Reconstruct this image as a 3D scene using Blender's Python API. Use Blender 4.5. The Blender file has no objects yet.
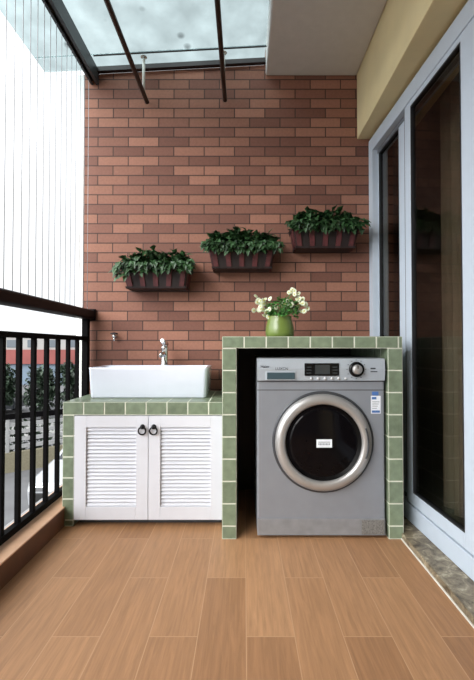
import bpy, bmesh, math, random
from mathutils import Vector, Matrix, Euler
R = random.Random(7)
C = bpy.context.scene.collection
PI = math.pi

# ---------------------------------------------------------------- colours and materials
def lin(c):
    return tuple(((v / 255) / 12.92 if v / 255 <= .04045 else ((v / 255 + .055) / 1.055) ** 2.4) for v in c) + (1,)

def new_mat(name):
    m = bpy.data.materials.new(name); m.use_nodes = True
    nt = m.node_tree
    b = nt.nodes.get('Principled BSDF')
    return m, nt, b

def N(nt, t, **kw):
    n = nt.nodes.new(t)
    for k, v in kw.items():
        setattr(n, k, v)
    return n

def pbr(name, col, rough=.5, metal=0, var=.12, scale=18, bump=0, bscale=120, spec=.5, island=0, coat=0):
    """base colour broken up by noise (and by random tone per loose piece), optional fine bump"""
    m, nt, b = new_mat(name)
    L = nt.links.new
    tc = N(nt, 'ShaderNodeTexCoord')
    nz = N(nt, 'ShaderNodeTexNoise'); nz.inputs['Scale'].default_value = scale; nz.inputs['Detail'].default_value = 4
    L(tc.outputs['Object'], nz.inputs['Vector'])
    mr = N(nt, 'ShaderNodeMapRange')
    mr.inputs['From Min'].default_value = .3; mr.inputs['From Max'].default_value = .7
    mr.inputs['To Min'].default_value = 1 - var; mr.inputs['To Max'].default_value = 1 + var
    L(nz.outputs['Fac'], mr.inputs['Value'])
    fac = mr.outputs['Result']
    if island:
        g = N(nt, 'ShaderNodeNewGeometry')
        mi = N(nt, 'ShaderNodeMapRange')
        mi.inputs['To Min'].default_value = 1 - island; mi.inputs['To Max'].default_value = 1 + island
        L(g.outputs['Random Per Island'], mi.inputs['Value'])
        mm = N(nt, 'ShaderNodeMath', operation='MULTIPLY')
        L(fac, mm.inputs[0]); L(mi.outputs['Result'], mm.inputs[1]); fac = mm.outputs[0]
    vm = N(nt, 'ShaderNodeVectorMath', operation='SCALE')
    vm.inputs[0].default_value = lin(col)[:3]
    L(fac, vm.inputs['Scale'])
    L(vm.outputs[0], b.inputs['Base Color'])
    b.inputs['Roughness'].default_value = rough
    b.inputs['Metallic'].default_value = metal
    b.inputs['Specular IOR Level'].default_value = spec
    b.inputs['Coat Weight'].default_value = coat
    if bump:
        n2 = N(nt, 'ShaderNodeTexNoise'); n2.inputs['Scale'].default_value = bscale; n2.inputs['Detail'].default_value = 3
        L(tc.outputs['Object'], n2.inputs['Vector'])
        bp = N(nt, 'ShaderNodeBump'); bp.inputs['Strength'].default_value = bump; bp.inputs['Distance'].default_value = .01
        L(n2.outputs['Fac'], bp.inputs['Height']); L(bp.outputs[0], b.inputs['Normal'])
    return m

def brick_mat():
    m, nt, b = new_mat('brick_facing_tile'); L = nt.links.new
    tc = N(nt, 'ShaderNodeTexCoord'); sp = N(nt, 'ShaderNodeSeparateXYZ'); L(tc.outputs['Object'], sp.inputs[0])
    ax = N(nt, 'ShaderNodeMath', operation='ADD'); ax.inputs[1].default_value = .943 + .196 * 20
    az = N(nt, 'ShaderNodeMath', operation='ADD'); az.inputs[1].default_value = -.884 + .0626 * 60
    L(sp.outputs['X'], ax.inputs[0]); L(sp.outputs['Z'], az.inputs[0])
    cb = N(nt, 'ShaderNodeCombineXYZ'); L(ax.outputs[0], cb.inputs['X']); L(az.outputs[0], cb.inputs['Y'])
    bt = N(nt, 'ShaderNodeTexBrick'); bt.offset = .5; bt.offset_frequency = 2; bt.squash = 1
    I = bt.inputs
    I['Scale'].default_value = 1; I['Brick Width'].default_value = .196; I['Row Height'].default_value = .0626
    I['Mortar Size'].default_value = .0032; I['Mortar Smooth'].default_value = .15; I['Bias'].default_value = 0
    I['Color1'].default_value = (0, 0, 0, 1); I['Color2'].default_value = (1, 1, 1, 1); I['Mortar'].default_value = (.5, .5, .5, 1)
    L(cb.outputs[0], I['Vector'])
    cr = N(nt, 'ShaderNodeValToRGB'); e = cr.color_ramp.elements
    e[0].position = 0; e[0].color = lin((108, 69, 56)); e[1].position = 1; e[1].color = lin((152, 105, 86))
    x = e.new(.3); x.color = lin((124, 82, 67)); x = e.new(.65); x.color = lin((136, 92, 74))
    L(bt.outputs['Color'], cr.inputs['Fac'])
    nz = N(nt, 'ShaderNodeTexNoise'); nz.inputs['Scale'].default_value = 70; nz.inputs['Detail'].default_value = 4
    L(tc.outputs['Object'], nz.inputs['Vector'])
    mr = N(nt, 'ShaderNodeMapRange'); mr.inputs['To Min'].default_value = .78; mr.inputs['To Max'].default_value = 1.2
    L(nz.outputs['Fac'], mr.inputs['Value'])
    vs = N(nt, 'ShaderNodeVectorMath', operation='SCALE'); L(cr.outputs[0], vs.inputs[0]); L(mr.outputs['Result'], vs.inputs['Scale'])
    mx = N(nt, 'ShaderNodeMix', data_type='RGBA')
    mx.inputs['B'].default_value = lin((62, 42, 36))
    L(bt.outputs['Fac'], mx.inputs['Factor']); L(vs.outputs[0], mx.inputs['A']); L(mx.outputs['Result'], b.inputs['Base Color'])
    b.inputs['Roughness'].default_value = .75
    iv = N(nt, 'ShaderNodeMath', operation='SUBTRACT'); iv.inputs[0].default_value = 1; L(bt.outputs['Fac'], iv.inputs[1])
    bp = N(nt, 'ShaderNodeBump'); bp.inputs['Strength'].default_value = .7; bp.inputs['Distance'].default_value = .004
    L(iv.outputs[0], bp.inputs['Height']); L(bp.outputs[0], b.inputs['Normal'])
    return m

def plank_mat():
    m, nt, b = new_mat('wood_plank_tile'); L = nt.links.new
    tc = N(nt, 'ShaderNodeTexCoord'); sp = N(nt, 'ShaderNodeSeparateXYZ'); L(tc.outputs['Object'], sp.inputs[0])
    ax = N(nt, 'ShaderNodeMath', operation='ADD'); ax.inputs[1].default_value = .753 + .152 * 20
    ay = N(nt, 'ShaderNodeMath', operation='ADD'); ay.inputs[1].default_value = -1.25 + .63 * 10
    L(sp.outputs['X'], ax.inputs[0]); L(sp.outputs['Y'], ay.inputs[0])
    cb = N(nt, 'ShaderNodeCombineXYZ'); L(ay.outputs[0], cb.inputs['X']); L(ax.outputs[0], cb.inputs['Y'])
    bt = N(nt, 'ShaderNodeTexBrick'); bt.offset = .5; bt.offset_frequency = 2; bt.squash = 1
    I = bt.inputs
    I['Scale'].default_value = 1; I['Brick Width'].default_value = .63; I['Row Height'].default_value = .152
    I['Mortar Size'].default_value = .0015; I['Mortar Smooth'].default_value = .1; I['Bias'].default_value = 0
    I['Color1'].default_value = (0, 0, 0, 1); I['Color2'].default_value = (1, 1, 1, 1); I['Mortar'].default_value = (.5, .5, .5, 1)
    L(cb.outputs[0], I['Vector'])
    cr = N(nt, 'ShaderNodeValToRGB'); e = cr.color_ramp.elements
    e[0].position = 0; e[0].color = lin((154, 112, 78)); e[1].position = 1; e[1].color = lin((180, 136, 98))
    L(bt.outputs['Color'], cr.inputs['Fac'])
    # grain: noise stretched along the plank, its phase shifted plank by plank
    mp = N(nt, 'ShaderNodeMapping'); mp.inputs['Scale'].default_value = (85, 5, 1)
    L(tc.outputs['Object'], mp.inputs['Vector'])
    sc = N(nt, 'ShaderNodeVectorMath', operation='SCALE'); sc.inputs['Scale'].default_value = 37
    L(bt.outputs['Color'], sc.inputs[0])
    ad = N(nt, 'ShaderNodeVectorMath', operation='ADD'); L(mp.outputs[0], ad.inputs[0]); L(sc.outputs[0], ad.inputs[1])
    nz = N(nt, 'ShaderNodeTexNoise'); nz.inputs['Scale'].default_value = 1; nz.inputs['Detail'].default_value = 6; nz.inputs['Roughness'].default_value = .65
    nz.inputs['Distortion'].default_value = .6
    L(ad.outputs[0], nz.inputs['Vector'])
    mr = N(nt, 'ShaderNodeMapRange'); mr.inputs['From Min'].default_value = .3; mr.inputs['From Max'].default_value = .7
    mr.inputs['To Min'].default_value = .78; mr.inputs['To Max'].default_value = 1.16
    L(nz.outputs['Fac'], mr.inputs['Value'])
    vs = N(nt, 'ShaderNodeVectorMath', operation='SCALE'); L(cr.outputs[0], vs.inputs[0]); L(mr.outputs['Result'], vs.inputs['Scale'])
    mx = N(nt, 'ShaderNodeMix', data_type='RGBA'); mx.inputs['B'].default_value = lin((188, 148, 112))
    # joints: pale where wide, some dark
    L(bt.outputs['Fac'], mx.inputs['Factor']); L(vs.outputs[0], mx.inputs['A']); L(mx.outputs['Result'], b.inputs['Base Color'])
    rr = N(nt, 'ShaderNodeMapRange'); rr.inputs['To Min'].default_value = .38; rr.inputs['To Max'].default_value = .55
    L(nz.outputs['Fac'], rr.inputs['Value']); L(rr.outputs['Result'], b.inputs['Roughness'])
    bp = N(nt, 'ShaderNodeBump'); bp.inputs['Strength'].default_value = .12; bp.inputs['Distance'].default_value = .003
    L(nz.outputs['Fac'], bp.inputs['Height']); L(bp.outputs[0], b.inputs['Normal'])
    return m

def marble_mat():
    m, nt, b = new_mat('dark_marble'); L = nt.links.new
    tc = N(nt, 'ShaderNodeTexCoord')
    nz = N(nt, 'ShaderNodeTexNoise'); nz.inputs['Scale'].default_value = 16; nz.inputs['Detail'].default_value = 8
    nz.inputs['Roughness'].default_value = .7; nz.inputs['Distortion'].default_value = 1.6
    L(tc.outputs['Object'], nz.inputs['Vector'])
    cr = N(nt, 'ShaderNodeValToRGB'); e = cr.color_ramp.elements
    e[0].position = .36; e[0].color = lin((62, 52, 40)); e[1].position = .66; e[1].color = lin((186, 176, 152))
    x = e.new(.46); x.color = lin((112, 100, 80)); x = e.new(.56); x.color = lin((136, 124, 102))
    L(nz.outputs['Fac'], cr.inputs['Fac']); L(cr.outputs[0], b.inputs['Base Color'])
    b.inputs['Roughness'].default_value = .35
    return m

def glass_mat(name, tint, gloss=1.0, base=.04, dirt=False):
    """clear pane: tinted see-through with a Fresnel reflection"""
    m, nt, b = new_mat(name); L = nt.links.new
    nt.nodes.remove(b); out = nt.nodes['Material Output']
    tr = N(nt, 'ShaderNodeBsdfTransparent'); tr.inputs[0].default_value = (*tint, 1)
    gl = N(nt, 'ShaderNodeBsdfGlossy'); gl.inputs['Roughness'].default_value = .02
    lw = N(nt, 'ShaderNodeLayerWeight'); lw.inputs[0].default_value = .5
    pw = N(nt, 'ShaderNodeMath', operation='POWER'); pw.inputs[1].default_value = 4.5; L(lw.outputs['Facing'], pw.inputs[0])
    mu = N(nt, 'ShaderNodeMath', operation='MULTIPLY_ADD'); mu.inputs[1].default_value = gloss; mu.inputs[2].default_value = base; mu.use_clamp = True
    L(pw.outputs[0], mu.inputs[0])
    mx = N(nt, 'ShaderNodeMixShader'); L(mu.outputs[0], mx.inputs[0]); L(tr.outputs[0], mx.inputs[1]); L(gl.outputs[0], mx.inputs[2])
    if dirt:
        tc = N(nt, 'ShaderNodeTexCoord')
        nz = N(nt, 'ShaderNodeTexNoise'); nz.inputs['Scale'].default_value = 6; nz.inputs['Detail'].default_value = 5
        L(tc.outputs['Object'], nz.inputs['Vector'])
        vo = N(nt, 'ShaderNodeTexVoronoi'); vo.inputs['Scale'].default_value = 4.2
        L(tc.outputs['Object'], vo.inputs['Vector'])
        m1 = N(nt, 'ShaderNodeMapRange'); m1.inputs['From Min'].default_value = .06; m1.inputs['From Max'].default_value = .12
        m1.inputs['To Min'].default_value = .62; m1.inputs['To Max'].default_value = 1
        L(vo.outputs['Distance'], m1.inputs['Value'])
        m2 = N(nt, 'ShaderNodeMapRange'); m2.inputs['From Min'].default_value = .3; m2.inputs['From Max'].default_value = .7
        m2.inputs['To Min'].default_value = .88; m2.inputs['To Max'].default_value = 1.08
        L(nz.outputs['Fac'], m2.inputs['Value'])
        mm = N(nt, 'ShaderNodeMath', operation='MULTIPLY'); L(m1.outputs[0], mm.inputs[0]); L(m2.outputs[0], mm.inputs[1])
        vs = N(nt, 'ShaderNodeVectorMath', operation='SCALE'); vs.inputs[0].default_value = tint; L(mm.outputs[0], vs.inputs['Scale'])
        L(vs.outputs[0], tr.inputs[0])
    L(mx.outputs[0], out.inputs[0])
    return m

M = dict(
    brick=brick_mat(), plank=plank_mat(), marble=marble_mat(),
    ceiling=pbr('ceiling_paint', (205, 203, 200), .9, var=.03, bump=.1, bscale=60),
    yellow=pbr('yellow_paint', (220, 204, 158), .85, var=.05, scale=5, bump=.08, bscale=80),
    white_wall=pbr('white_plaster', (225, 225, 222), .85, var=.04),
    alu=pbr('white_door_frame', (186, 197, 209), .35, var=.02),
    gasket=pbr('dark_gasket_and_shade', (30, 32, 36), .5),
    track=pbr('grey_track', (120, 124, 130), .4, metal=.3),
    door_glass=glass_mat('door_glass', (.72, .70, .66), .7, .035),
    canopy_glass=glass_mat('canopy_glass', (.735, .80, .805), .25, .01, dirt=True),
    room=pbr('room_wall', (112, 102, 94), .9),
    curtain=pbr('curtain_cloth', (138, 128, 112), .9, var=.08),
    tile=pbr('sage_glazed_tile', (114, 127, 105), .3, var=.16, scale=30, island=.12, bump=.08, bscale=40),
    grout=pbr('pale_grout', (206, 208, 192), .9),
    lac=pbr('white_lacquer', (214, 216, 224), .4, var=.015),
    carc=pbr('cabinet_inside_and_slat_shade', (66, 66, 68), .8),  # carcass, and the dark backing that paints shadow between the slats
    iron=pbr('black_iron', (22, 22, 24), .42, metal=.5, var=.2),
    black=pbr('black_railing_paint', (9, 8, 9), .6, var=.25, scale=30, spec=.04),
    rail=pbr('dark_brown_handrail', (18, 10, 10), .5, var=.25, scale=30, spec=.1),
    steel=pbr('dark_steel', (74, 78, 80), .45, metal=.6, var=.15),
    bronze=pbr('bronze_pole', (66, 56, 50), .4, metal=.6),
    hanger=pbr('pale_hanger', (214, 214, 206), .4),
    wire=pbr('pale_steel_wire', (168, 168, 172), .5, metal=.2),
    curb_side=pbr('brown_kerb_tile', (96, 60, 38), .5, var=.25, scale=10),
    curb_top=pbr('tan_kerb_top', (206, 164, 132), .5, var=.08),
    ledge=pbr('white_ledge', (150, 150, 152), .8),
    ceramic=pbr('white_ceramic', (230, 236, 250), .12, var=.01, coat=.4),
    chrome=pbr('chrome', (205, 205, 205), .12, metal=1, var=.02),
    silver=pbr('silver_enamel', (138, 142, 149), .38, metal=.25, var=.03),
    silver2=pbr('light_silver_panel', (172, 180, 188), .36, metal=.25, var=.03),
    ring=pbr('brushed_ring', (176, 174, 172), .36, metal=.6, var=.04),
    ring_dark=pbr('dark_ring', (70, 72, 76), .35, metal=.4),
    seam=pbr('dark_seam', (46, 48, 52), .6),
    dark_glass=pbr('dark_door_glass', (12, 10, 12), .08, var=.1, spec=.12),
    display=pbr('black_display', (12, 13, 16), .25, spec=.2),
    lcd=pbr('dim_screen', (46, 52, 56), .2),
    drawer=pbr('drawer_slate', (58, 76, 84), .3),
    btn=pbr('button_silver', (205, 208, 210), .3, metal=.3),
    paper=pbr('white_sticker', (226, 230, 236), .6),
    blue=pbr('sticker_blue', (72, 110, 170), .6),
    ink=pbr('dark_ink', (40, 44, 52), .6),
    kick=pbr('grey_kick', (128, 128, 130), .45),
    filt=pbr('filter_cover_grey', (112, 110, 106), .6, var=.4, scale=160),
    rubber=pbr('black_rubber', (18, 18, 18), .8),
    basket=pbr('burgundy_wood', (84, 36, 38), .5, var=.3, scale=30, island=.35),
    basket_dark=pbr('dark_brown_wood', (34, 22, 22), .5),
    soil=pbr('soil', (40, 30, 24), .95),
    leaf=pbr('dark_green_leaf', (42, 72, 38), .5, var=.25, scale=20, island=.45),
    leaf2=pbr('fresh_green_leaf', (72, 128, 58), .45, var=.25, scale=20, island=.35),
    pot=pbr('green_glaze', (106, 124, 58), .3, var=.18, scale=9, coat=.2),
    petal=pbr('cream_petal', (214, 220, 192), .6, var=.03),
    eye=pbr('yellow_green_eye', (196, 190, 90), .6),
    asphalt=pbr('asphalt', (96, 96, 98), .9, var=.12, scale=2),
    pave=pbr('pale_paving', (132, 132, 130), .9),
    fence_white=pbr('white_fence_paint', (150, 150, 150), .6),
    fence_base=pbr('cream_fence_wall', (124, 118, 98), .9),
    car_white=pbr('white_car_paint', (150, 152, 156), .2, coat=.5, var=.02),
    car_grey=pbr('grey_car_paint', (40, 44, 50), .2, coat=.5, var=.02),
    car_glass=pbr('car_window', (30, 34, 40), .1),
    tree_leaf=pbr('tree_leaf', (38, 54, 38), .6, var=.3, scale=.8, island=.6),
    trunk=pbr('bark', (40, 34, 30), .9),
    b_white=pbr('pale_render', (142, 140, 138), .9, var=.05),
    b_red=pbr('red_fascia', (120, 62, 58), .8, var=.12, scale=.8),
    b_blue=pbr('blue_shopfront', (92, 108, 124), .5),
    b_win=pbr('far_window', (70, 78, 86), .3),
)

# ---------------------------------------------------------------- mesh builder
class MB:
    def __init__(s): s.bm = bmesh.new()
    def _m(s, faces, mi):
        for f in faces: f.material_index = mi
    def box(s, x0, x1, y0, y1, z0, z1, mi=0, bev=0, mat=None):
        sub = bmesh.new()
        bmesh.ops.create_cube(sub, size=1)
        bmesh.ops.scale(sub, vec=(x1 - x0, y1 - y0, z1 - z0), verts=sub.verts)
        bmesh.ops.translate(sub, vec=((x0 + x1) / 2, (y0 + y1) / 2, (z0 + z1) / 2), verts=sub.verts)
        if bev:
            bmesh.ops.bevel(sub, geom=list(sub.edges), offset=bev, segments=2, affect='EDGES', profile=.6)
        if mat is not None: bmesh.ops.transform(sub, matrix=mat, verts=sub.verts)
        s.merge(sub, mi)
        return s
    def merge(s, sub, mi=None):
        vm = {}
        for v in sub.verts: vm[v] = s.bm.verts.new(v.co)
        for f in sub.faces:
            try:
                nf = s.bm.faces.new([vm[v] for v in f.verts])
                nf.material_index = f.material_index if mi is None else mi
                nf.smooth = f.smooth
            except ValueError: pass
        sub.free()
    def poly(s, pts, mi=0, smooth=False):
        f = s.bm.faces.new([s.bm.verts.new(p) for p in pts]); f.material_index = mi; f.smooth = smooth
        return s
    def loft(s, rings, mi=0, cap=True, smooth=True, closed=True):
        vs = [[s.bm.verts.new(p) for p in r] for r in rings]
        n = len(vs[0])
        for a, b in zip(vs, vs[1:]):
            for i in range(n if closed else n - 1):
                j = (i + 1) % n
                f = s.bm.faces.new((a[i], a[j], b[j], b[i])); f.material_index = mi; f.smooth = smooth
        if cap:
            for r in (vs[0][::-1], vs[-1]):
                f = s.bm.faces.new(r); f.material_index = mi
        return s
    def tube(s, pts, r, seg=10, mi=0, cap=True):
        pts = [Vector(p) for p in pts]; rr = r if isinstance(r, (list, tuple)) else [r] * len(pts)
        rings = []; up = None
        for i, p in enumerate(pts):
            d = (pts[min(i + 1, len(pts) - 1)] - pts[max(i - 1, 0)]).normalized()
            if up is None:
                up = Vector((0, 0, 1)) if abs(d.z) < .9 else Vector((1, 0, 0))
            a = d.cross(up)
            if a.length < 1e-4: a = d.cross(Vector((0, 1, 0)))
            a.normalize(); b = a.cross(d).normalized(); up = b
            rings.append([p + (a * math.cos(t) + b * math.sin(t)) * rr[i] for t in [2 * PI * k / seg for k in range(seg)]])
        return s.loft(rings, mi, cap)
    def lathe(s, prof, c, axis='Z', seg=32, mi=0, cap=True):
        c = Vector(c); rings = []
        for r, h in prof:
            ring = []
            for k in range(seg):
                t = 2 * PI * k / seg
                if axis == 'Z': q = Vector((r * math.cos(t), r * math.sin(t), h))
                elif axis == 'Y': q = Vector((r * math.cos(t), -h, r * math.sin(t)))   # h grows towards the viewer (-Y)
                else: q = Vector((h, r * math.cos(t), r * math.sin(t)))
                ring.append(c + q)
            rings.append(ring)
        return s.loft(rings, mi, cap)
    def torus(s, c, Rr, r, axis='Y', seg=24, s2=8, mi=0, arc=(0, 2 * PI)):
        pts = []
        full = abs(arc[1] - arc[0] - 2 * PI) < 1e-6
        rings = []
        for k in range(seg + (0 if full else 1)):
            t = arc[0] + (arc[1] - arc[0]) * k / seg
            u = Vector((math.cos(t), 0, math.sin(t))) if axis == 'Y' else Vector((math.cos(t), math.sin(t), 0))
            n = Vector((0, 1, 0)) if axis == 'Y' else Vector((0, 0, 1))
            rings.append([Vector(c) + u * (Rr + r * math.cos(q)) + n * r * math.sin(q) for q in [2 * PI * j / s2 for j in range(s2)]])
        if full: rings.append(rings[0])
        return s.loft(rings, mi, cap=not full)
    def build(s, name, mats, parent=None, loc=None):
        bmesh.ops.remove_doubles(s.bm, verts=s.bm.verts, dist=1e-6)
        bmesh.ops.recalc_face_normals(s.bm, faces=s.bm.faces)
        me = bpy.data.meshes.new(name); s.bm.to_mesh(me); s.bm.free()
        for m in (mats if isinstance(mats, (list, tuple)) else [mats]): me.materials.append(m)
        o = bpy.data.objects.new(name, me); C.objects.link(o)
        if parent is not None:
            o.parent = parent
        return o

def tag(o, label=None, cat=None, group=None, kind=None):
    if label: o['label'] = label
    if cat: o['category'] = cat
    if group: o['group'] = group
    if kind: o['kind'] = kind
    return o
ORG = {}
def thing(name, label, cat, loc=(0, 0, 0), group=None, kind=None, rz=0):
    o = bpy.data.objects.new(name, None); C.objects.link(o); o.location = loc; o.rotation_euler.z = rz
    o.empty_display_size = .05
    return tag(o, label, cat, group, kind)
def part(mb, name, mats, root, world=True):
    """a part built in world coordinates hung under its thing (or under another part)"""
    if world:
        r = root; off = Vector((0, 0, 0))
        while r is not None:
            off += r.location; r = r.parent
        bmesh.ops.translate(mb.bm, vec=-off, verts=mb.bm.verts)
    return mb.build(name, mats, root)
def copy_tree(o, parent=None):
    c = o.copy(); C.objects.link(c)
    if parent is not None: c.parent = parent
    for ch in list(o.children): copy_tree(ch, c)
    return c
def struct(mb, name, mats, label, cat):
    return tag(mb.build(name, mats), label, cat, kind='structure')

# ---------------------------------------------------------------- camera
FPX = 395
cam = bpy.data.objects.new('camera', bpy.data.cameras.new('camera')); C.objects.link(cam)
cam.data.sensor_width = 36; cam.data.sensor_fit = 'AUTO'; cam.data.lens = FPX / 680 * 36
cam.location = (0, 0, .905)
cam.rotation_euler = (math.radians(90 + 1.0), 0, 0)
cam.data.shift_x = -7 / 680
cam.data.clip_start = .02; cam.data.clip_end = 400
bpy.context.scene.camera = cam

# ---------------------------------------------------------------- setting
D = 2.53          # back wall
YB = -1.6         # wall behind the camera
m = MB(); m.box(-.905, .95, YB, D, -.12, 0); struct(m, 'floor', M['plank'], 'warm brown wood-look plank floor of the balcony', 'floor')
def cz(x): return 2.702 + .055 * (x + .96)
m = MB()
prof = [(-1.05, -.3), (1.05, -.3), (1.05, 2.86), (.14, 2.86), (.14, cz(.14) - .03), (-1.05, cz(-1.05) - .03)]
m.loft([[(x, D, z) for x, z in prof], [(x, D + .2, z) for x, z in prof]], 0, smooth=False)
struct(m, 'wall_back', M['brick'], 'reddish brown brick wall behind sink and washing machine', 'wall')
m = MB(); m.box(-1.075, -1.035, D - .004, D + .204, -.3, 2.664); struct(m, 'trim_1', M['white_wall'], 'narrow white corner strip at the open edge of the brick wall', 'trim')
m = MB(); m.box(.14, .73, YB, D, 2.66, 2.86, bev=.012); m.box(-1.30, .139, YB, 2.07, 2.80, 2.95); struct(m, 'ceiling', M['ceiling'], 'white painted balcony ceiling strip beside the glass canopy, with an unseen shading slab added', 'ceiling')  # second box: unseen slab added above the canopy to shade the upper wall
m = MB()
m.box(.73, 1.05, YB, D, 2.245, 2.95, bev=.006)
m.box(.86, 1.05, YB, .30, -.1, 2.245)
struct(m, 'wall_right', M['yellow'], 'pale yellow wall and lintel above the sliding door', 'wall')
m = MB(); m.box(-1.2, 1.05, YB - .15, YB, -.3, 2.9); struct(m, 'wall_front', M['room'], 'plain brown end wall of the balcony opposite the brick wall', 'wall')
# raised kerb under the railing
m = MB(); m.box(-1.06, -.905, YB, D - .005, -.12, .093, 0, .004); m.box(-1.06, -.903, YB, D - .005, .093, .1, 1, .002)
struct(m, 'trim_2', [M['curb_side'], M['curb_top']], 'low brown tiled kerb with tan top under the black railing', 'kerb')
m = MB(); m.box(-1.095, -1.06, YB, D + .2, -.3, .085); struct(m, 'trim_3', M['ledge'], 'white outer ledge just beyond the black railing', 'ledge')
m = MB(); m.box(.742, 1.0, YB, D, 0, .03, 0, .003); m.box(.738, .742, YB, D, 0, .006, 1)
struct(m, 'trim_4', [M['marble'], M['hanger']], 'mottled grey marble sill strip along the foot of the sliding door', 'sill')

# room behind the sliding door
m = MB()
xa, xb, ya, yb_, za, zb = 1.05, 3.6, -1.5, 2.9, 0, 2.5
m.box(xb, xb + .1, ya, yb_, za, zb); m.box(xa, xb, yb_, yb_ + .1, za, zb); m.box(xa, xb, ya - .1, ya, za, zb)
m.box(.96, xb, ya, yb_, za - .1, za + .01); m.box(.9, xb, ya, yb_, zb, zb + .1); m.box(.96, 1.06, D, yb_, za, zb)
struct(m, 'wall_room', M['room'], 'dark walls of the room behind the sliding door', 'wall')

# sliding door, seen at a slant along the right side
dr = thing('door_1', 'white framed sliding glass door along the right of the balcony', 'sliding door', (.803, D - .004, .031), kind='structure', rz=.05)
DT = 2.197        # frame height above sill
def dpart(mb, name, mats, root=dr): return mb.build(name, mats, root)
m = MB()
m.box(0, .10, -.062, 0, 0, DT, 0, .003)             # jamb at the brick wall
m.box(0, .10, -2.2, -2.1, 0, DT, 0, .003)
m.box(0, .10, -2.1, -.062, DT - .085, DT, 0, .003)   # head
m.box(0, .10, -2.1, -.062, 0, .085, 0, .003)         # threshold
dpart(m, 'frame', M['alu'])
m = MB()
for x in (.0325, .062):
    m.box(x, x + .0022, -2.1, -.064, .085, .105); m.box(x, x + .0022, -2.1, -.064, DT - .11, DT - .085)
dpart(m, 'track', M['track'])
def leaf(y0, y1, x, s0, s1):
    m = MB(); z0, z1 = .09, DT - .06
    m.box(x, x + .026, y0, y0 + s0, z0, z1, 0, .003); m.box(x, x + .026, y1 - s1, y1, z0, z1, 0, .003)
    m.box(x, x + .026, y0 + s0, y1 - s1, z0, z0 + .06, 0, .003); m.box(x, x + .026, y0 + s0, y1 - s1, z1 - .05, z1, 0, .003)
    f = dpart(m, 'sliding_panel', M['alu'])
    ys, ye, zs, ze = y0 + s0, y1 - s1, z0 + .06, z1 - .05
    m = MB(); g = .008
    m.box(x + .001, x + .025, ys, ys + g, zs, ze); m.box(x + .001, x + .025, ye - g, ye, zs, ze)
    m.box(x + .001, x + .025, ys + g, ye - g, zs, zs + g); m.box(x + .001, x + .025, ys + g, ye - g, ze - g, ze)
    m.build('gasket', M['gasket'], f)
    if s1 == .062:
        m = MB(); m.box(x + .002, x + .024, y1 + .0002, y1 + .007, z0, z1); m.build('brush_seal', M['gasket'], f)
    m = MB(); m.box(x + .011, x + .017, ys + g, ye - g, zs + g, ze - g); m.build('pane', M['door_glass'], f)
leaf(-.455, -.064, .035, .095, .012)
leaf(-1.085, -.494, .006, .105, .062)
leaf(-2.098, -1.0, .035, .07, .09)

# curtains behind the glass
def curtain(y0, y1, x, name, label):
    m = MB(); n = 60; rows = []
    for z in (.05, 1.2, 2.4):
        row = []
        for i in range(n + 1):
            y = y0 + (y1 - y0) * i / n
            row.append((x + .025 * math.sin(i / n * (y1 - y0) / .11 * 2 * PI) + .006 * math.sin(i * 1.7), y, z))
        rows.append(row)
    m.loft(rows, 0, cap=False, closed=False)
    return tag(m.build(name, M['curtain']), label, 'curtain')
curtain(1.72, 2.18, 1.10, 'curtain', 'tan pleated curtain hanging inside behind the sliding door glass')

# ---------------------------------------------------------------- glass canopy
cn = thing('glass_canopy', 'pale frosted glass canopy roof with dark steel edge beam over the railing side', 'canopy', (-.6, 1.2, 2.6))
def slab(m, x0, x1, y0, y1, dz0, dz1, mi=0):
    a = [(x0, y0, cz(x0) + dz0), (x1, y0, cz(x1) + dz0), (x1, y1, cz(x1) + dz0), (x0, y1, cz(x0) + dz0)]
    b = [(x0, y0, cz(x0) + dz1), (x1, y0, cz(x1) + dz1), (x1, y1, cz(x1) + dz1), (x0, y1, cz(x0) + dz1)]
    m.loft([a, b], mi, smooth=False)
m = MB(); slab(m, -1.29, .139, 1.8, 2.404, 0, .01); part(m, 'glass_pane', M['canopy_glass'], cn)
m = MB(); slab(m, -1.29, .139, 2.408, D, 0, .01); part(m, 'glass_pane', M['canopy_glass'], cn)
m = MB(); slab(m, -.93, .139, 2.40, 2.411, -.004, .0); part(m, 'glazing_seam', M['steel'], cn)
m = MB(); slab(m, -1.03, .139, D - .03, D - .001, -.03, -.001); part(m, 'wall_bar', M['basket_dark'], cn)
m = MB()
m.box(-.990, -.982, YB, D - .002, 2.61, 2.697); m.box(-.950, -.940, YB, D - .002, 2.61, 2.697)
m.box(-.982, -.950, YB, D - .002, 2.628, 2.64); m.box(-.990, -.976, YB, D - .002, 2.60, 2.61); m.box(-.956, -.940, YB, D - .002, 2.60, 2.61)
part(m, 'edge_beam', M['steel'], cn)

# drying poles hung below the canopy
def drying_pole(x, z, label):
    t = thing('drying_pole', label, 'drying pole', (x, 2.4, z), group='drying poles under the canopy')
    m = MB(); m.tube([(x, -1.4, z), (x, 2.50, z)], .0135, 12); part(m, 'pole', M['bronze'], t)
    for y in (2.44, .1):
        m = MB(); m.tube([(x - .005, y, z + .012), (x - .005, y, cz(x) - .001)], .009, 10)
        m.lathe([(.02, -.002), (.02, .0)], (x - .005, y, cz(x) - .002), mi=0, seg=16)
        part(m, 'hanger_rod', M['hanger'], t)
    m = MB(); m.lathe([(.0145, -.002), (.0145, .01), (.0, .014)], (x, 2.505, z), 'Y', 12); part(m, 'end_cap', M['bronze'], t)
    return t
drying_pole(-.622, 2.475, 'dark drying pole under the canopy ending above the left planter')
drying_pole(-.122, 2.488, 'dark drying pole under the canopy next to the white ceiling')

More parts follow.
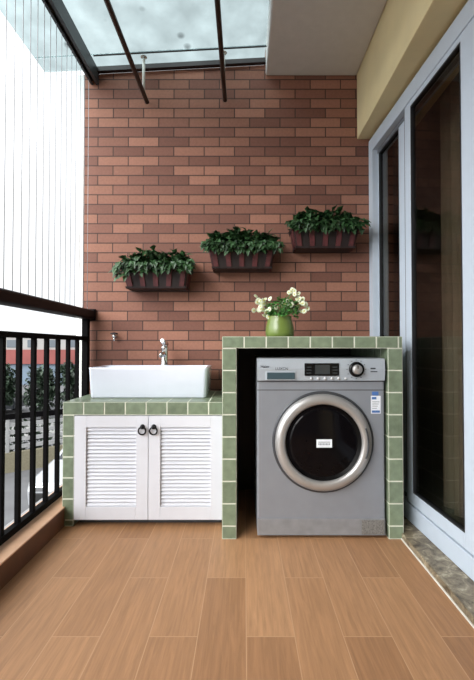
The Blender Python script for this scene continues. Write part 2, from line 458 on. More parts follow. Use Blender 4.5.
# ---------------------------------------------------------------- railing and wires
RX = -.99
rl = thing('balcony_railing', 'black metal balcony railing standing on the low kerb', 'railing', (RX, 1.2, .1))
m = MB()
sec = []
for k in range(20):
    t = 2 * PI * k / 20
    ex = math.copysign(abs(math.cos(t)) ** .5, math.cos(t)); ez = math.copysign(abs(math.sin(t)) ** .5, math.sin(t))
    sec.append((RX + .003 + .038 * ex, 1.109 + .031 * ez))
m.loft([[(a, YB + .02, b) for a, b in sec], [(a, D - .02, b) for a, b in sec]], 0)
m.box(RX - .036, RX + .042, D - .02, D - .001, 1.072, 1.147, 0, .004)
part(m, 'handrail', M['rail'], rl)
for nm, z0, z1 in (('upper_rail', .945, .970), ('bottom_rail', .108, .138)):
    m = MB(); m.box(RX - .016, RX + .016, YB + .02, D - .045, z0, z1, 0, .002); part(m, nm, M['black'], rl)
m = MB(); m.box(RX - .018, RX + .018, 2.452, 2.492, .101, 1.08, 0, .002); m.box(RX - .03, RX + .03, 2.44, 2.504, .1, .108, 0, .002)
part(m, 'post', M['black'], rl)
k = 0; y = 2.345
while y > .2:
    m = MB(); m.box(RX - .0095, RX + .0095, y - .0105, y + .0105, .137, .946, 0, .0015); part(m, 'baluster', M['black'], rl)
    y -= .121
m = MB(); m.box(RX - .018, RX + .018, .05, .09, .1, 1.08, 0, .002); part(m, 'post', M['black'], rl)

wg = thing('safety_wire_grille', 'thin upright pale safety wires strung between handrail and canopy beam', 'wire grille', (RX, 2.4, 1.14))
y = 2.47
while y > .9:
    m = MB(); m.tube([(RX + .008, y, 1.139), (RX + .008, y, 2.601)], .0016, 6); part(m, 'wire', M['wire'], wg)
    y -= .0615

# ---------------------------------------------------------------- green tiled masonry
GAP = .0052
def tiles(m, origin, u, v, nu, nv, thick=.007):
    """a face of square tiles: tile widths nu (list of u edges) x nv (list of v edges) from origin"""
    o = Vector(origin); u = Vector(u); v = Vector(v); n = u.cross(v)
    for a0, a1 in zip(nu, nu[1:]):
        for b0, b1 in zip(nv, nv[1:]):
            x0, x1, y0, y1 = a0 + GAP / 2, a1 - GAP / 2, b0 + GAP / 2, b1 - GAP / 2
            if x1 - x0 < .004 or y1 - y0 < .004: continue
            c = .002; base = []; mid = []; top = []
            for (p, q, sx, sy) in ((x0, y0, 1, 1), (x1, y0, -1, 1), (x1, y1, -1, -1), (x0, y1, 1, -1)):
                base.append(o + u * p + v * q); mid.append(o + u * p + v * q + n * (thick - c))
                top.append(o + u * (p + sx * c) + v * (q + sy * c) + n * thick)
            m.loft([base, mid, top], 1, smooth=False)
def edges(a, b, step, from_end=False):
    L = []
    if not from_end:
        x = a
        while x < b - .004: L.append(x); x += step
        L.append(b)
    else:
        x = b
        while x > a + .004: L.append(x); x -= step
        L.append(a); L.reverse()
    return L
T = .007; TG = .0015     # tile thickness, depth of the joints
# taller bench round the washing machine
BX0, BX1, BY, BZ = -.104, .752, 1.872, .955
S = .1045
lb = thing('tiled_laundry_bench', 'green tiled masonry bench built around the washing machine', 'bench', (.32, 2.2, 0))
zs = BZ - .057
m = MB(); m.box(BX0 + TG, BX1 - TG, BY + TG, D - .002, zs + .001, BZ - TG)
tiles(m, (BX0, BY + T, zs), (1, 0, 0), (0, 0, 1), edges(0, BX1 - BX0, S), [0, .057])
tiles(m, (BX0 + 0, BY, BZ - T), (1, 0, 0), (0, 1, 0), edges(0, BX1 - BX0, S), edges(0, D - BY - .003, S))
tiles(m, (BX0 + T, D - .003, zs), (0, -1, 0), (0, 0, 1), edges(0, D - BY - .003, S, True), [0, .057])
tiles(m, (BX1 - T, BY, zs), (0, 1, 0), (0, 0, 1), edges(0, D - BY - .003, S), [0, .057])
part(m, 'worktop', [M['grout'], M['tile']], lb)
def pier(x0, x1, root):
    m = MB(); z1 = zs; m.box(x0 + TG, x1 - TG, BY + TG, D - .002, .001, z1)
    vz = edges(.001, z1, S, True)
    tiles(m, (x0, BY + T, 0), (1, 0, 0), (0, 0, 1), [0, x1 - x0], vz)
    ye = edges(0, D - BY - .003, S)
    tiles(m, (x1 - T, BY, 0), (0, 1, 0), (0, 0, 1), ye, vz)
    tiles(m, (x0 + T, D - .003, 0), (0, -1, 0), (0, 0, 1), edges(0, D - BY - .003, S, True), vz)
    return part(m, 'side_pier', [M['grout'], M['tile']], root)
pier(BX0, BX0 + .069, lb); pier(BX1 - .071, BX1, lb)

m = MB(); m.box(BX0 + .071, BX1 - .073, D - .012, D - .004, .002, zs - .002); part(m, 'shade_panel', M['gasket'], lb)  # dark sheet standing in for the deep shade behind the machine
# lower sink counter
SX0, SX1, SY, SZ = -.918, BX0 - .001, 2.005, .626
sc_ = thing('tiled_sink_counter', 'low green tiled masonry counter carrying the white sink', 'counter', (-.5, 2.2, 0))
z0 = SZ - .066
S2 = .1055
m = MB(); m.box(SX0 + TG, SX1, SY + TG, D - .002, z0, SZ - TG)
eu = edges(0, SX1 - SX0, S2)
tiles(m, (SX0, SY + T, z0), (1, 0, 0), (0, 0, 1), eu, [0, .066])
tiles(m, (SX0, SY, SZ - T), (1, 0, 0), (0, 1, 0), eu, edges(0, D - SY - .003, S2))
tiles(m, (SX0 + T, D - .003, z0), (0, -1, 0), (0, 0, 1), edges(0, D - SY - .003, S2, True), [0, .066])
part(m, 'worktop', [M['grout'], M['tile']], sc_)
m = MB(); px1 = SX0 + .0585
m.box(SX0 + TG, px1 - TG, SY + TG, D - .006, .101, z0); m.box(-.902, px1 - TG, SY + TG, D - .006, .001, .101)
vz = edges(.001, z0, S2, True)
tiles(m, (SX0, SY + T, 0), (1, 0, 0), (0, 0, 1), [0, .0585], vz)
tiles(m, (px1 - T, SY, 0), (0, 1, 0), (0, 0, 1), edges(0, .4, S2), vz)
tiles(m, (SX0 + T, D - .01, 0), (0, -1, 0), (0, 0, 1), edges(0, D - SY - .01, S2, True), [v for v in vz if v > .1])
part(m, 'side_pier', [M['grout'], M['tile']], sc_)

# louvred cabinet under the counter
cb = thing('louvred_sink_cabinet', 'white two-door louvred cabinet under the sink counter', 'cabinet', (-.48, 2.1, 0))
CX0, CX1, CZ0, CZ1 = px1 + .003, BX0 - .004, .035, z0 - .004
CYF = SY - .004          # front of doors
m = MB()
m.box(CX0, CX0 + .015, CYF + .024, D - .03, .03, CZ1); m.box(CX1 - .015, CX1, CYF + .024, D - .03, .03, CZ1)
m.box(CX0, CX1, CYF + .024, D - .03, .03, .05); m.box(CX0, CX1, D - .03, D - .015, .03, CZ1); m.box(CX0 + .01, CX1 - .01, CYF + .05, D - .05, .001, .03)
part(m, 'carcass', M['carc'], cb)
mid = -.483
def door(x0, x1, hx):
    m = MB(); y0, y1 = CYF, CYF + .022
    st, tp, bt = .060, .058, .066
    m.box(x0, x0 + st, y0, y1, CZ0, CZ1, 0, .002); m.box(x1 - st, x1, y0, y1, CZ0, CZ1, 0, .002)
    m.box(x0 + st, x1 - st, y0, y1, CZ1 - tp, CZ1, 0, .002); m.box(x0 + st, x1 - st, y0, y1, CZ0, CZ0 + bt, 0, .002)
    d = part(m, 'door', M['lac'], cb)
    m = MB(); za, zb = CZ0 + bt, CZ1 - tp; n = 21; h = (zb - za) / n
    for i in range(n):
        z = za + h * (i + .5)
        mt = Matrix.Translation((0, y0 + .012, z)) @ Matrix.Rotation(math.radians(-38), 4, 'X')
        m.box(x0 + st - .002, x1 - st + .002, -.0027, .0027, -.0092, .0092, 0, .001, mt)
    m.box(x0 + st - .004, x1 - st + .004, y1 - .001, y1 + .003, za - .004, zb + .004, 1)  # backing coloured dark to paint the shadow lines between slats
    part(m, 'louvres', [M['lac'], M['carc']], d)
    m = MB(); hz = .502
    m.lathe([(.0125, 0), (.0125, .004), (.008, .008), (.008, .012), (.010, .015), (.008, .019), (.001, .021)], (hx, CYF, hz), 'Y', 18)
    m.torus((hx, CYF - .011, hz - .019), .0185, .004, 'Y', 24, 8)
    tag(part(m, 'ring_pull', M['iron'], d), 'black iron ring pull')
door(CX0, mid - .0012, -.512); door(mid + .0012, CX1, -.455)

# ---------------------------------------------------------------- vessel sink and tap
def rrect(x0, x1, y0, y1, r, n=5):
    P = []
    for cx, cy, a in ((x1 - r, y1 - r, 0), (x0 + r, y1 - r, PI / 2), (x0 + r, y0 + r, PI), (x1 - r, y0 + r, 3 * PI / 2)):
        for i in range(n + 1):
            t = a + PI / 2 * i / n; P.append((cx + r * math.cos(t), cy + r * math.sin(t)))
    return P
sk = thing('vessel_sink', 'white rectangular ceramic vessel sink on the green tiled counter', 'sink', (-.525, 2.3, SZ))
kx0, kx1, ky0, ky1, kz0, kz1 = -.850, -.197, 2.145, 2.475, SZ + .001, .793
m = MB()
def ring_at(i, z, r=.02, b=0): return [(x, y, z) for x, y in rrect(kx0 + i, kx1 - i, ky0 + i, ky1 - i - b, r)]
m.loft([ring_at(.014, kz0), ring_at(.010, kz0 + .006), ring_at(.003, kz1 - .012), ring_at(.001, kz1 - .004), ring_at(.004, kz1),
        ring_at(.016, kz1, .02, .075), ring_at(.02, kz1 - .006, .03, .075), ring_at(.04, kz0 + .05, .05, .07), ring_at(.09, kz0 + .03, .05, .05)])
part(m, 'basin', M['ceramic'], sk)
m = MB(); m.lathe([(.022, 0), (.022, .003), (.014, .004), (.001, .002)], (-.525, 2.27, kz0 + .0305), 'Z', 20); part(m, 'drain', M['chrome'], sk)

tx, ty, tz = -.487, 2.425, kz1
tp_ = thing('basin_tap', 'small chrome single-lever tap on the back rim of the sink', 'tap', (tx, ty, tz))
m = MB(); m.lathe([(.026, .0005), (.026, .005), (.022, .009), (.0205, .04), (.0205, .098), (.0225, .104), (.0225, .114), (.015, .118), (.001, .12)], (tx, ty, tz), 'Z', 24)
part(m, 'body', M['chrome'], tp_)
m = MB(); m.tube([(tx, ty - .012, tz + .062), (tx, ty - .05, tz + .074), (tx, ty - .095, tz + .070), (tx, ty - .112, tz + .056)], [.014, .013, .012, .011], 14)
part(m, 'spout', M['chrome'], tp_)
m = MB(); m.tube([(tx, ty, tz + .116), (tx, ty - .006, tz + .132)], [.017, .016], 14); m.tube([(tx, ty + .016, tz + .130), (tx, ty - .02, tz + .138), (tx, ty - .075, tz + .150)], [.021, .018, .012], 12)
part(m, 'lever', M['chrome'], tp_)

vx, vz_ = -.822, .972
wv = thing('wall_valve', 'tiny metal water valve on the brick wall above the left end of the sink', 'valve', (vx, D - .001, vz_))
m = MB(); m.lathe([(.014, 0), (.014, .004), (.008, .007), (.008, .03), (.011, .032), (.011, .04), (.001, .042)], (vx, D - .001, vz_), 'Y', 18)
m.tube([(vx, D - .03, vz_), (vx, D - .034, vz_ - .03)], [.008, .007], 12)
part(m, 'body', M['chrome'], wv)
m = MB(); m.tube([(vx - .022, D - .03, vz_ + .016), (vx, D - .032, vz_ + .019), (vx + .022, D - .03, vz_ + .016)], [.005, .007, .005], 10); m.tube([(vx, D - .03, vz_ + .006), (vx, D - .031, vz_ + .018)], .005, 10)
part(m, 'handle', M['basket_dark'], wv)

# ---------------------------------------------------------------- washing machine
WY = 1.885; WX0, WX1, WZ0, WZ1 = .062, .668, .012, .852
wm = thing('washing_machine', 'silver front-loading washing machine inside the green tiled bench', 'washing machine', (.365, 2.15, 0))
m = MB(); m.box(WX0, WX1, WY, 2.46, WZ0 + .006, WZ1, 0, .008); part(m, 'cabinet', M['silver'], wm)
m = MB()   # control panel with slightly bowed face
prof = [(WY + .004, .742), (WY - .012, .746), (WY - .016, .80), (WY - .010, .848), (WY + .004, .851)]
m.loft([[(x, y, z) for y, z in prof] for x in (WX0 + .001, WX1 - .001)], 0, smooth=False)
cp = part(m, 'control_panel', M['silver2'], wm)
PF = WY - .0162
m = MB(); m.box(.103, .245, PF - .002, PF + .004, .747, .789, 0, .003); m.box(.108, .240, PF - .004, PF, .752, .784, 1, .003)
part(m, 'detergent_drawer', [M['silver2'], M['drawer']], cp)
m = MB(); m.box(.286, .449, PF - .003, PF + .006, .768, .828, 0, .003); m.box(.335, .405, PF - .0038, PF, .777, .820, 1)
for i in range(3):
    m.box(.295, .318, PF - .0037, PF, .779 + i * .014, .784 + i * .014, 1); m.box(.418, .441, PF - .0037, PF, .779 + i * .014, .784 + i * .014, 1)
part(m, 'display', [M['display'], M['lcd']], cp)
m = MB(); dx, dz = .531, .799
m.lathe([(.036, 0), (.036, .006), (.033, .010), (.0235, .011)], (dx, PF, dz), 'Y', 36, 0, cap=True)
m.lathe([(.0235, .010), (.022, .024), (.019, .027), (.001, .027)], (dx, PF, dz), 'Y', 30, 1)
m.box(dx - .002, dx + .002, PF - .028, PF - .02, dz + .004, dz + .02, 0)
part(m, 'programme_dial', [M['display'], M['ring']], cp)
for i in range(6):
    m = MB(); m.lathe([(.0065, 0), (.0065, .003), (.001, .004)], (.318 + i * .0325, PF + .002, .756), 'Y', 14); part(m, 'button', M['btn'], cp)
m = MB()
for a in range(12):
    t = 2 * PI * a / 12
    m.box(dx + .044 * math.cos(t) - .003, dx + .044 * math.cos(t) + .003, PF - .0006, PF + .002, dz + .044 * math.sin(t) - .0012, dz + .044 * math.sin(t) + .0012)
m.box(.598, .622, PF - .0006, PF + .002, .80, .806); m.box(.598, .63, PF - .0006, PF + .002, .786, .79)
part(m, 'panel_marks', M['ink'], cp)
def text(body, x, y, z, size, mat, parent, name):
    cu = bpy.data.curves.new(name, 'FONT'); cu.body = body; cu.size = size; cu.extrude = .0003; cu.align_x = 'LEFT'
    o = bpy.data.objects.new(name, cu); C.objects.link(o); cu.materials.append(mat)
    o.parent = parent
    off = Vector((0, 0, 0)); r = parent
    while r is not None: off += r.location; r = r.parent
    me = bpy.data.meshes.new_from_object(o.evaluated_get(bpy.context.evaluated_depsgraph_get()))
    bpy.data.objects.remove(o)
    me.transform(Matrix.Translation(Vector((x, y, z)) - off) @ Matrix.Rotation(PI / 2, 4, 'X'))
    me.name = name
    o = bpy.data.objects.new(name, me); C.objects.link(o); o.parent = parent
    return o
text('Haier', .078, PF - .0006, .806, .019, M['ink'], cp, 'brand_lettering')
text('LUXCN', .148, PF - .0006, .796, .018, M['ink'], cp, 'model_lettering')
# front seams
m = MB(); m.box(WX0, WX1, WY - .0006, WY + .002, .698, .7015); m.box(WX0, WX1, WY - .0006, WY + .002, .7385, .742); part(m, 'panel_seam', M['seam'], wm)
# kick panel, filter cover, feet
m = MB(); m.box(WX0 + .001, WX1 - .001, WY - .008, WY + .01, .016, .094, 0, .004); kp = part(m, 'kick_panel', M['kick'], wm)
m = MB(); m.box(.555, .662, WY - .011, WY - .006, .022, .090, 0, .003); part(m, 'filter_cover', M['filt'], kp)
for x in (.11, .62):
    for y in (WY + .06, 2.40):
        m = MB(); m.lathe([(.02, 0), (.022, .006), (.012, .008), (.012, .02)], (x, y, 0), 'Z', 16); part(m, 'foot', M['rubber'], wm)
# door
ox, oz = .374, .455
m = MB(); m.lathe([(.240, 0), (.240, .004), (.233, .006), (.220, .004)], (ox, WY, oz), 'Y', 72); part(m, 'door_shadow_ring', M['ring_dark'], wm)  # dark ring painting the shadow around the porthole rim
m = MB(); m.lathe([(.227, .003), (.228, .018), (.220, .032), (.203, .037), (.186, .036), (.179, .026), (.178, .01)], (ox, WY, oz), 'Y', 72, cap=False)
dd = tag(part(m, 'door', M['ring'], wm), 'round silver-rimmed porthole door')
m = MB(); m.lathe([(.179, .022), (.15, .027), (.09, .033), (.04, .035), (.001, .0352)], (ox, WY, oz), 'Y', 64); part(m, 'door_glass', M['dark_glass'], dd)
m = MB(); m.torus((ox, WY - .0368, oz), .206, .004, 'Y', 20, 8, 0, (-.35, .35)); part(m, 'door_grip', M['ring_dark'], dd)
m = MB(); m.box(ox - .036, ox + .036, WY - .0372, WY - .0340, oz - .019, oz + .019); m.box(ox - .028, ox + .028, WY - .0376, WY - .037, oz + .005, oz + .008, 1)
for i in range(8): m.box(ox - .027 + i * .007, ox - .023 + i * .007, WY - .0376, WY - .037, oz - .007, oz + .001, 1)
part(m, 'door_sticker', [M['paper'], M['track']], dd)
# energy sticker
m = MB(); m.box(.604, .650, WY - .0012, WY + .001, .588, .672, 0); m.box(.610, .640, WY - .0012, WY + .001, .674, .692, 1)
m.box(.608, .646, WY - .0016, WY, .592, .603, 1); m.box(.608, .630, WY - .0016, WY, .655, .667, 1)
for i in range(4): m.box(.610, .632 + .004 * i, WY - .0016, WY, .612 + i * .010, .615 + i * .010, 2)
part(m, 'energy_sticker', [M['paper'], M['blue'], M['track']], wm)

# ---------------------------------------------------------------- plants
def leaf_quad(m, p, d, up, ln, w, mi=0, bend=.3):
    d = d.normalized(); s_ = d.cross(up)
    if s_.length < .05: s_ = d.cross(Vector((1, 0, 0)))
    s_.normalize(); n = s_.cross(d).normalized()
    a = p; b = p + d * ln * .45 + s_ * w + n * ln * .10; c = p + d * ln * .45 - s_ * w + n * ln * .10
    mid_ = p + d * ln * .5 - n * ln * .02; tip = p + d * ln - n * ln * bend
    bm = m.bm; va, vb, vc, vm_, vt = [bm.verts.new(x) for x in (a, b, c, mid_, tip)]
    for f in ((va, vb, vm_), (va, vm_, vc), (vb, vt, vm_), (vm_, vt, vc)):
        ff = bm.faces.new(f); ff.material_index = mi; ff.smooth = False
def rnd_dir(zmin=-1):
    while True:
        v = Vector((R.uniform(-1, 1), R.uniform(-1, 1), R.uniform(zmin, 1)))
        if .1 < v.length < 1: return v.normalized()

def planter(xc, zb, label, seed, trail):
    R.seed(seed)
    t = thing('wall_planter', label, 'planter', (xc, D - .08, zb), group='slatted planters hung on the brick wall')
    H, y1 = .128, D - .004
    wt, wb, dt, db = .198, .172, .150, .118
    def cross(z, e=0):
        f = z / H; w = wb + (wt - wb) * f + e; d_ = db + (dt - db) * f + e
        return [(xc - w, y1, zb + z), (xc + w, y1, zb + z), (xc + w, y1 - d_, zb + z), (xc - w, y1 - d_, zb + z)]
    m = MB(); m.loft([cross(0), cross(H - .03)], 0, smooth=False)
    part(m, 'trough', M['basket_dark'], t)
    n = 9; m = MB()
    for i in range(n):
        u0 = -1 + 2 * i / n + .02; u1 = -1 + 2 * (i + 1) / n - .04
        if i % 2 == 1: continue
        pts = []
        for (u, z) in ((u0, 0), (u1, 0), (u1, H), (u0, H)):
            f = z / H; w = wb + (wt - wb) * f; d_ = db + (dt - db) * f
            pts.append(Vector((xc + u * w, y1 - d_ - .001, zb + z)))
        bk = [p + Vector((0, .004, 0)) for p in pts]; fr = [p + Vector((0, -.008, 0)) for p in pts]
        m.loft([bk, fr], 0, smooth=False)
    for sx in (-1, 1):
        for v0, v1 in ((.12, .42), (.58, .88)):
            pts = []
            for (v, z) in ((v0, 0), (v1, 0), (v1, H), (v0, H)):
                f = z / H; w = wb + (wt - wb) * f; d_ = db + (dt - db) * f
                pts.append(Vector((xc + sx * (w + .001), y1 - d_ * v, zb + z)))
            m.loft([[p - Vector((sx * .004, 0, 0)) for p in pts], [p + Vector((sx * .008, 0, 0)) for p in pts]], 0, smooth=False)
    part(m, 'slats', M['basket'], t)
    def band(z0, z1, e0, e1, name):
        m = MB()
        o0, o1 = cross(z0, e0), cross(z1, e1); i1, i0 = cross(z1, e1 - .012), cross(z0, e0 - .012)
        o0[0:2] = [(p[0], y1 + .003, p[2]) for p in o0[0:2]]; o1[0:2] = [(p[0], y1 + .003, p[2]) for p in o1[0:2]]
        m.loft([o0, o1, i1, i0], 0, cap=False, smooth=False)
        part(m, name, M['basket_dark'], t)
    band(.0, .011, .011, .012, 'lower_band'); band(H - .02, H, .012, .013, 'rim')
    m = MB(); z = H - .03
    m.poly([(p[0], p[1], p[2] + .001) for p in cross(z, -.004)]); part(m, 'soil', M['soil'], t)
    m = MB()
    for i in range(760):
        u = R.uniform(-.93, .93); v = R.uniform(0, 1)
        hgt = .098 * (1 - abs(u) ** 3 * .55) * (1 + .15 * math.sin(u * 7 + seed))
        p = Vector((xc + u * wt * 1.02, y1 - .015 - v * (dt - .01), zb + H - .01 + R.uniform(0, 1) * hgt))
        d = Vector((u * .6 + R.uniform(-.7, .7), -.55 + R.uniform(-.6, .4), R.uniform(-.35, .75)))
        ln = R.uniform(.04, .066)
        q = p + d.normalized() * ln
        if q.y > D - .006: d.y = -abs(d.y)
        leaf_quad(m, p, d, Vector((R.uniform(-.5, .5), R.uniform(-.5, .5), 1)), ln, ln * .32)
    for i in range(170):      # leaves hanging over the rim
        u = R.uniform(-.97, .97); drop = R.random() ** 1.8 * (.05 + trail * max(0, -u) ** 2)
        out = .02 + R.uniform(0, .03)
        p = Vector((xc + u * (wt + .03), y1 - dt - out * (1 if abs(u) < .95 else .3), zb + H + .025 - drop))
        d = Vector((R.uniform(-.5, .5) + u * .4, -.5, R.uniform(-.8, .1))); ln = R.uniform(.035, .055)
        leaf_quad(m, p, d, Vector((R.uniform(-.4, .4), -.6, .8)), ln, ln * .32)
    if trail:
        for i in range(46):
            f = R.random(); p = Vector((xc - wt - .02 - .04 * f * R.random(), y1 - .05 - R.random() * .1, zb + H + .04 - f * .085))
            leaf_quad(m, p, Vector((-.7, -.4, R.uniform(-.8, .2))), Vector((0, -.5, 1)), R.uniform(.03, .05), .013)
    part(m, 'foliage', M['leaf'], t)
    return t
planter(-.535, 1.262, 'leafy green plant in a dark slatted planter, lowest on the brick wall', 3, .1)
planter(-.012, 1.383, 'leafy plant in a dark slatted wall planter, middle one, above the sink end', 8, 0)
planter(.497, 1.508, 'leafy plant in a dark slatted wall planter, highest, beside the sliding door', 12, 0)

# pot of daisies on the laundry bench
R.seed(5)
px, py = .193, 2.13
pd = thing('potted_daisies', 'small green glazed pot of white daisies on the laundry bench', 'potted flowers', (px, py, BZ))
m = MB(); m.lathe([(.064, .0005), (.074, .006), (.0775, .028), (.075, .056), (.068, .084), (.062, .106), (.064, .114), (.061, .116), (.057, .11), (.057, .09), (.001, .088)], (px, py, BZ), 'Z', 36)
part(m, 'pot', M['pot'], pd)
cl = [(-.072, .0, .165, .062, 19), (.085, -.005, .175, .062, 21), (.02, .0, .165, .055, 3), (.115, .0, .155, .04, 6), (.07, -.01, .232, .032, 6)]
fl = []
for cx_, cy_, cz_, rad, n in cl:
    for i in range(n):
        v = rnd_dir(-.4) * rad * R.uniform(.6, 1)
        fl.append(Vector((px + cx_ + v.x, py + cy_ - abs(v.y) * .8, BZ + cz_ + v.z * .9)))
fl += [Vector((px - .14, py - .02, BZ + .145)), Vector((px - .128, py, BZ + .225)), Vector((px - .115, py - .01, BZ + .2)), Vector((px - .06, py - .02, BZ + .112))]
m = MB()
for p in fl:
    b0 = Vector((px + R.uniform(-.03, .03), py + R.uniform(-.03, .03), BZ + .1)); q = p + Vector((0, .006, -.004))
    m.tube([b0, (b0 + q) / 2 + Vector((0, 0, .02)), q], .0014, 5)
for i in range(260):
    v = rnd_dir(-.2); p = Vector((px + .018 + v.x * .085, py + v.y * .06, BZ + .135 + v.z * .07))
    leaf_quad(m, p, rnd_dir(-.3), Vector((0, 0, 1)), R.uniform(.02, .036), .008)
part(m, 'foliage', M['leaf2'], pd)
def flower_mesh():
    m = MB(); n = 11
    for i in range(n):
        t = 2 * PI * i / n; d = Vector((math.cos(t), 0, math.sin(t))); s_ = Vector((-math.sin(t), 0, math.cos(t)))
        m.loft([[d * .003 + s_ * .0015 + Vector((0, .001, 0)), d * .003 - s_ * .0015 + Vector((0, .001, 0))],
                [d * .011 + s_ * .0036 + Vector((0, -.001, 0)), d * .011 - s_ * .0036 + Vector((0, -.001, 0))],
                [d * .0165 + s_ * .0022 + Vector((0, .002, 0)), d * .0165 - s_ * .0022 + Vector((0, .002, 0))]], 0, cap=False, closed=False)
    m.lathe([(.0052, 0), (.0045, .002), (.0005, .0035)], (0, 0, 0), 'Y', 10, 1)
    return m
proto = None
for p in fl:
    if proto is None:
        o = proto = flower_mesh().build('flower', [M['petal'], M['eye']], pd)
    else:
        o = proto.copy(); C.objects.link(o)
    o.location = p - Vector((px, py, BZ))
    o.rotation_euler = (R.uniform(-.9, .35), 0, R.uniform(-.8, .8)); s_ = R.uniform(.72, .95); o.scale = (s_, s_, s_)

# ---------------------------------------------------------------- street outside
GZ = -3.1
m = MB(); m.poly([(-90, -20, GZ), (30, -20, GZ), (30, 120, GZ), (-90, 120, GZ)]); struct(m, 'ground', M['asphalt'], 'grey asphalt street below the balcony', 'street')
m = MB(); m.box(-60, -4, 17.4, 20.6, GZ, GZ + .06); struct(m, 'pavement', M['pave'], 'pale pavement strip behind the white street fence', 'pavement')
# fence
fa = Vector((-9.6, 11.15, GZ)); fd = Vector((.80, .60, 0)).normalized(); ang = math.atan2(fd.y, fd.x); FL = 9.5
fn = thing('street_fence', 'white horizontal rail fence on a cream wall across the street', 'fence', fa, rz=ang)
m = MB(); m.box(-1.5, FL, -.1, .1, 0, .62); m.build('base_wall', M['fence_base'], fn)
for z in (.72, .96, 1.2, 1.44):
    m = MB(); m.box(-1.5, FL, -.03, .03, z, z + .12); m.build('rail', M['fence_white'], fn)
m = MB(); m.box(-1.5, FL, -.05, .05, 1.68, 1.86); m.build('top_rail', M['black'], fn)
for i in range(6):
    m = MB(); m.box(-1.3 + i * 1.9, -1.2 + i * 1.9, -.045, .045, .62, 1.68, 0, .01); m.build('post', M['fence_white'], fn)

hd = thing('street_hedge', 'low dark clipped hedge growing right behind the white street fence', 'hedge', fa + Vector((-.5, .7, 0)), rz=ang)
R.seed(77); m = MB()
for i in range(2600):
    leaf_quad(m, Vector((R.uniform(-.9, FL - .4), R.uniform(-.25, .25), R.uniform(.02, 1.45))), rnd_dir(-.7), Vector((0, 0, 1)), R.uniform(.14, .26), .07)
m.build('foliage', M['tree_leaf'], hd)

def car(name, label, loc, rz, paint):
    t = thing(name, label, 'car', loc, rz=rz)
    W = .86
    side = [(-2.15, .28), (-2.2, .62), (-2.12, .80), (-1.2, .95), (-.9, 1.0), (1.55, 1.0), (2.05, .95), (2.15, .7), (2.1, .3)]
    m = MB()
    rings = []
    for y, k in ((-W, .97), (-W + .06, 1), (W - .06, 1), (W, .97)):
        rings.append([(x * k, y, .3 + (z - .3) * (k if k == 1 else .97)) for x, z in side])
    m.loft(rings, 0, smooth=False)
    roof = [(-1.0, .98), (-.35, 1.42), (.75, 1.45), (1.5, .99)]
    m.loft([[(x, -W * .93 + (z - .98) * .35, z) for x, z in roof], [(x, W * .93 - (z - .98) * .35, z) for x, z in roof]], 0, smooth=False)
    m.build('body', M[paint], t)
    def quad(pts, nm):
        m = MB(); m.poly(pts); m.build(nm, M['car_glass'], t)
    for s_ in (-1, 1):
        def Yw(z): return s_ * (W * .93 - (z - .98) * .35 + .006)
        quad([(-.78, Yw(1.03), 1.03), (.2, Yw(1.03), 1.03), (.2, Yw(1.37), 1.37), (-.3, Yw(1.37), 1.37)], 'side_window')
        quad([(.28, Yw(1.03), 1.03), (1.3, Yw(1.03), 1.03), (.75, Yw(1.38), 1.38), (.28, Yw(1.37), 1.37)], 'side_window')
    quad([(-.96, -.7, 1.02), (-.96, .7, 1.02), (-.42, .58, 1.39), (-.42, -.58, 1.39)], 'windscreen')
    quad([(1.46, -.7, 1.03), (1.46, .7, 1.03), (.83, .58, 1.41), (.83, -.58, 1.41)], 'rear_window')
    for x in (-1.35, 1.3):
        for y in (-W + .06, W - .06):
            m = MB()
            rg = []
            for r_, h in ((.2, -.1), (.31, -.1), (.33, -.06), (.33, .06), (.31, .1), (.2, .1)):
                rg.append([(x + r_ * math.cos(2 * PI * k / 20), y + h, .33 + r_ * math.sin(2 * PI * k / 20)) for k in range(20)])
            m.loft(rg, 0); m.build('wheel', M['rubber'], t)
    m = MB(); m.box(-2.225, -2.1, -.76, .76, .24, .58, 0, .03); m.build('bumper', M['rubber'], t)
    for y in (-.6, .6):
        m = MB(); m.box(-2.21, -2.12, y - .16, y + .16, .62, .74, 0, .02); m.build('headlamp', M['chrome'], t)
    return t
car('white_car', 'white car on the street close below the railing, beside the tiled counter', (-4.25, 11.5, GZ), PI / 2, 'car_white')
car('white_car', 'small white car parked behind the trees across the street', (-10.6, 24.6, GZ), .06, 'car_white')
car('grey_car', 'dark grey car parked behind the trees across the street', (-15.9, 24.4, GZ), .05, 'car_grey')

def tree(x, y, h, label, seed):
    R.seed(seed)
    t = thing('street_tree', label, 'tree', (x, y, GZ), group='street trees across the road')
    m = MB(); m.tube([(0, 0, 0), (.05, 0, h * .3), (-.03, .05, h * .6)], [.09, .07, .04], 8)
    for k in range(4):
        a = k * 1.6; m.tube([(.03, 0, h * .3), (.5 * math.cos(a), .5 * math.sin(a), h * .6)], [.04, .015], 6)
    m.build('trunk', M['trunk'], t)
    m = MB(); blobs = [(R.uniform(-.52, .52), R.uniform(-.5, .5), h * R.uniform(.33, .86), R.uniform(.40, .46)) for _ in range(20)]
    for i in range(1500):
        bx, by, bz, br = R.choice(blobs); v = rnd_dir() * br * R.uniform(.5, 1)
        leaf_quad(m, Vector((bx, by, bz)) + v, rnd_dir(-.8), Vector((0, 0, 1)), R.uniform(.2, .34), .09)
    m.build('crown', M['tree_leaf'], t)
    return t
xs = [-17.4, -15.3, -13.2, -11.1, -9.0, -6.9]
tl = ['dark green street tree at the outer end of the row across the street', 'bushy street tree second from the outer end of the row',
      'bushy street tree in front of the dark grey car', 'street tree in front of the gap between the grey and the white car',
      'street tree in front of the parked white car across the street', 'street tree at the end of the row nearest the brick wall']
for i, x in enumerate(xs):
    tree(x, 21.3 + (i % 2) * .5, 3.0 + .16 * ((i * 5) % 3), tl[i], 40 + i)

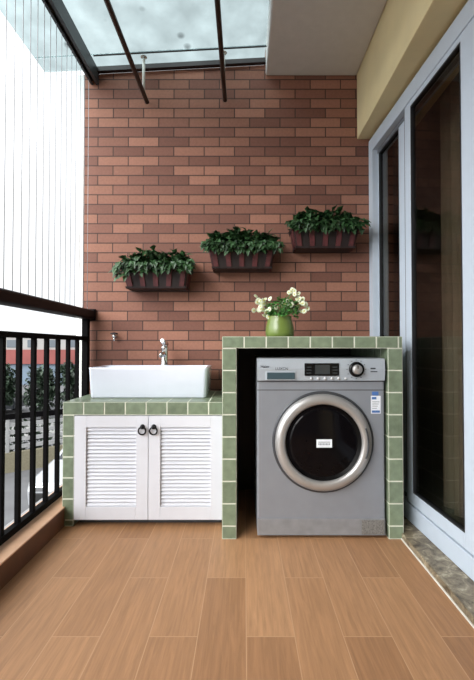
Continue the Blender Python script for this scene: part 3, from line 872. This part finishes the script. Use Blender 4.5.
# far building
bd = thing('street_building', 'long pale building with a red fascia band beyond the street trees', 'building', (-26, 42, GZ))
m = MB(); m.box(-20, 22, 0, 8, 2.2, 5.15); m.build('wall', M['b_white'], bd)
m = MB(); m.box(-20.1, 22.1, -.35, -.001, 2.2, 3.72); m.build('fascia', M['b_red'], bd)
m = MB(); m.box(-20, 22, .05, 8, 0, 2.2); m.build('shopfront', M['b_blue'], bd)
m = MB(); m.box(-20.2, 22.2, -.2, 8.2, 5.15, 5.3); m.build('roof', M['b_white'], bd)
for i in range(19):
    m = MB(); m.box(-19 + i * 2.2, -18 + i * 2.2, -.05, -.001, 3.95, 4.75); m.build('window', M['b_win'], bd)

# ---------------------------------------------------------------- light: overcast sky and a wide soft sun
w = bpy.data.worlds.new('overcast'); bpy.context.scene.world = w; w.use_nodes = True
nt = w.node_tree; bg = nt.nodes['Background']
tc = N(nt, 'ShaderNodeTexCoord')
dt = N(nt, 'ShaderNodeVectorMath', operation='DOT_PRODUCT'); dt.inputs[1].default_value = Vector((-.74, -.50, .58)).normalized()
nt.links.new(tc.outputs['Generated'], dt.inputs[0])
mx_ = N(nt, 'ShaderNodeMath', operation='MAXIMUM'); mx_.inputs[1].default_value = 0; nt.links.new(dt.outputs['Value'], mx_.inputs[0])
pw_ = N(nt, 'ShaderNodeMath', operation='POWER'); pw_.inputs[1].default_value = 2; nt.links.new(mx_.outputs[0], pw_.inputs[0])
ma_ = N(nt, 'ShaderNodeMath', operation='MULTIPLY_ADD'); ma_.inputs[1].default_value = 4.2; ma_.inputs[2].default_value = 1.2
nt.links.new(pw_.outputs[0], ma_.inputs[0]); nt.links.new(ma_.outputs[0], bg.inputs[1])      # cloud glow behind the viewer's left shoulder
bg.inputs[0].default_value = (.95, .98, 1, 1)
sl = bpy.data.lights.new('soft_sun', 'SUN'); sl.energy = 3.4; sl.angle = math.radians(40); sl.color = (1, .98, .95)
so = bpy.data.objects.new('soft_sun', sl); C.objects.link(so)
so.rotation_euler = Vector((.56, .70, -.46)).to_track_quat('-Z', 'Y').to_euler()

sc = bpy.context.scene
sc.view_settings.view_transform = 'Standard'
sc.view_settings.look = 'None'
sc.view_settings.exposure = 0
sc.cycles.use_denoising = True
sc.cycles.max_bounces = 10; sc.cycles.transparent_max_bounces = 12; sc.cycles.diffuse_bounces = 5
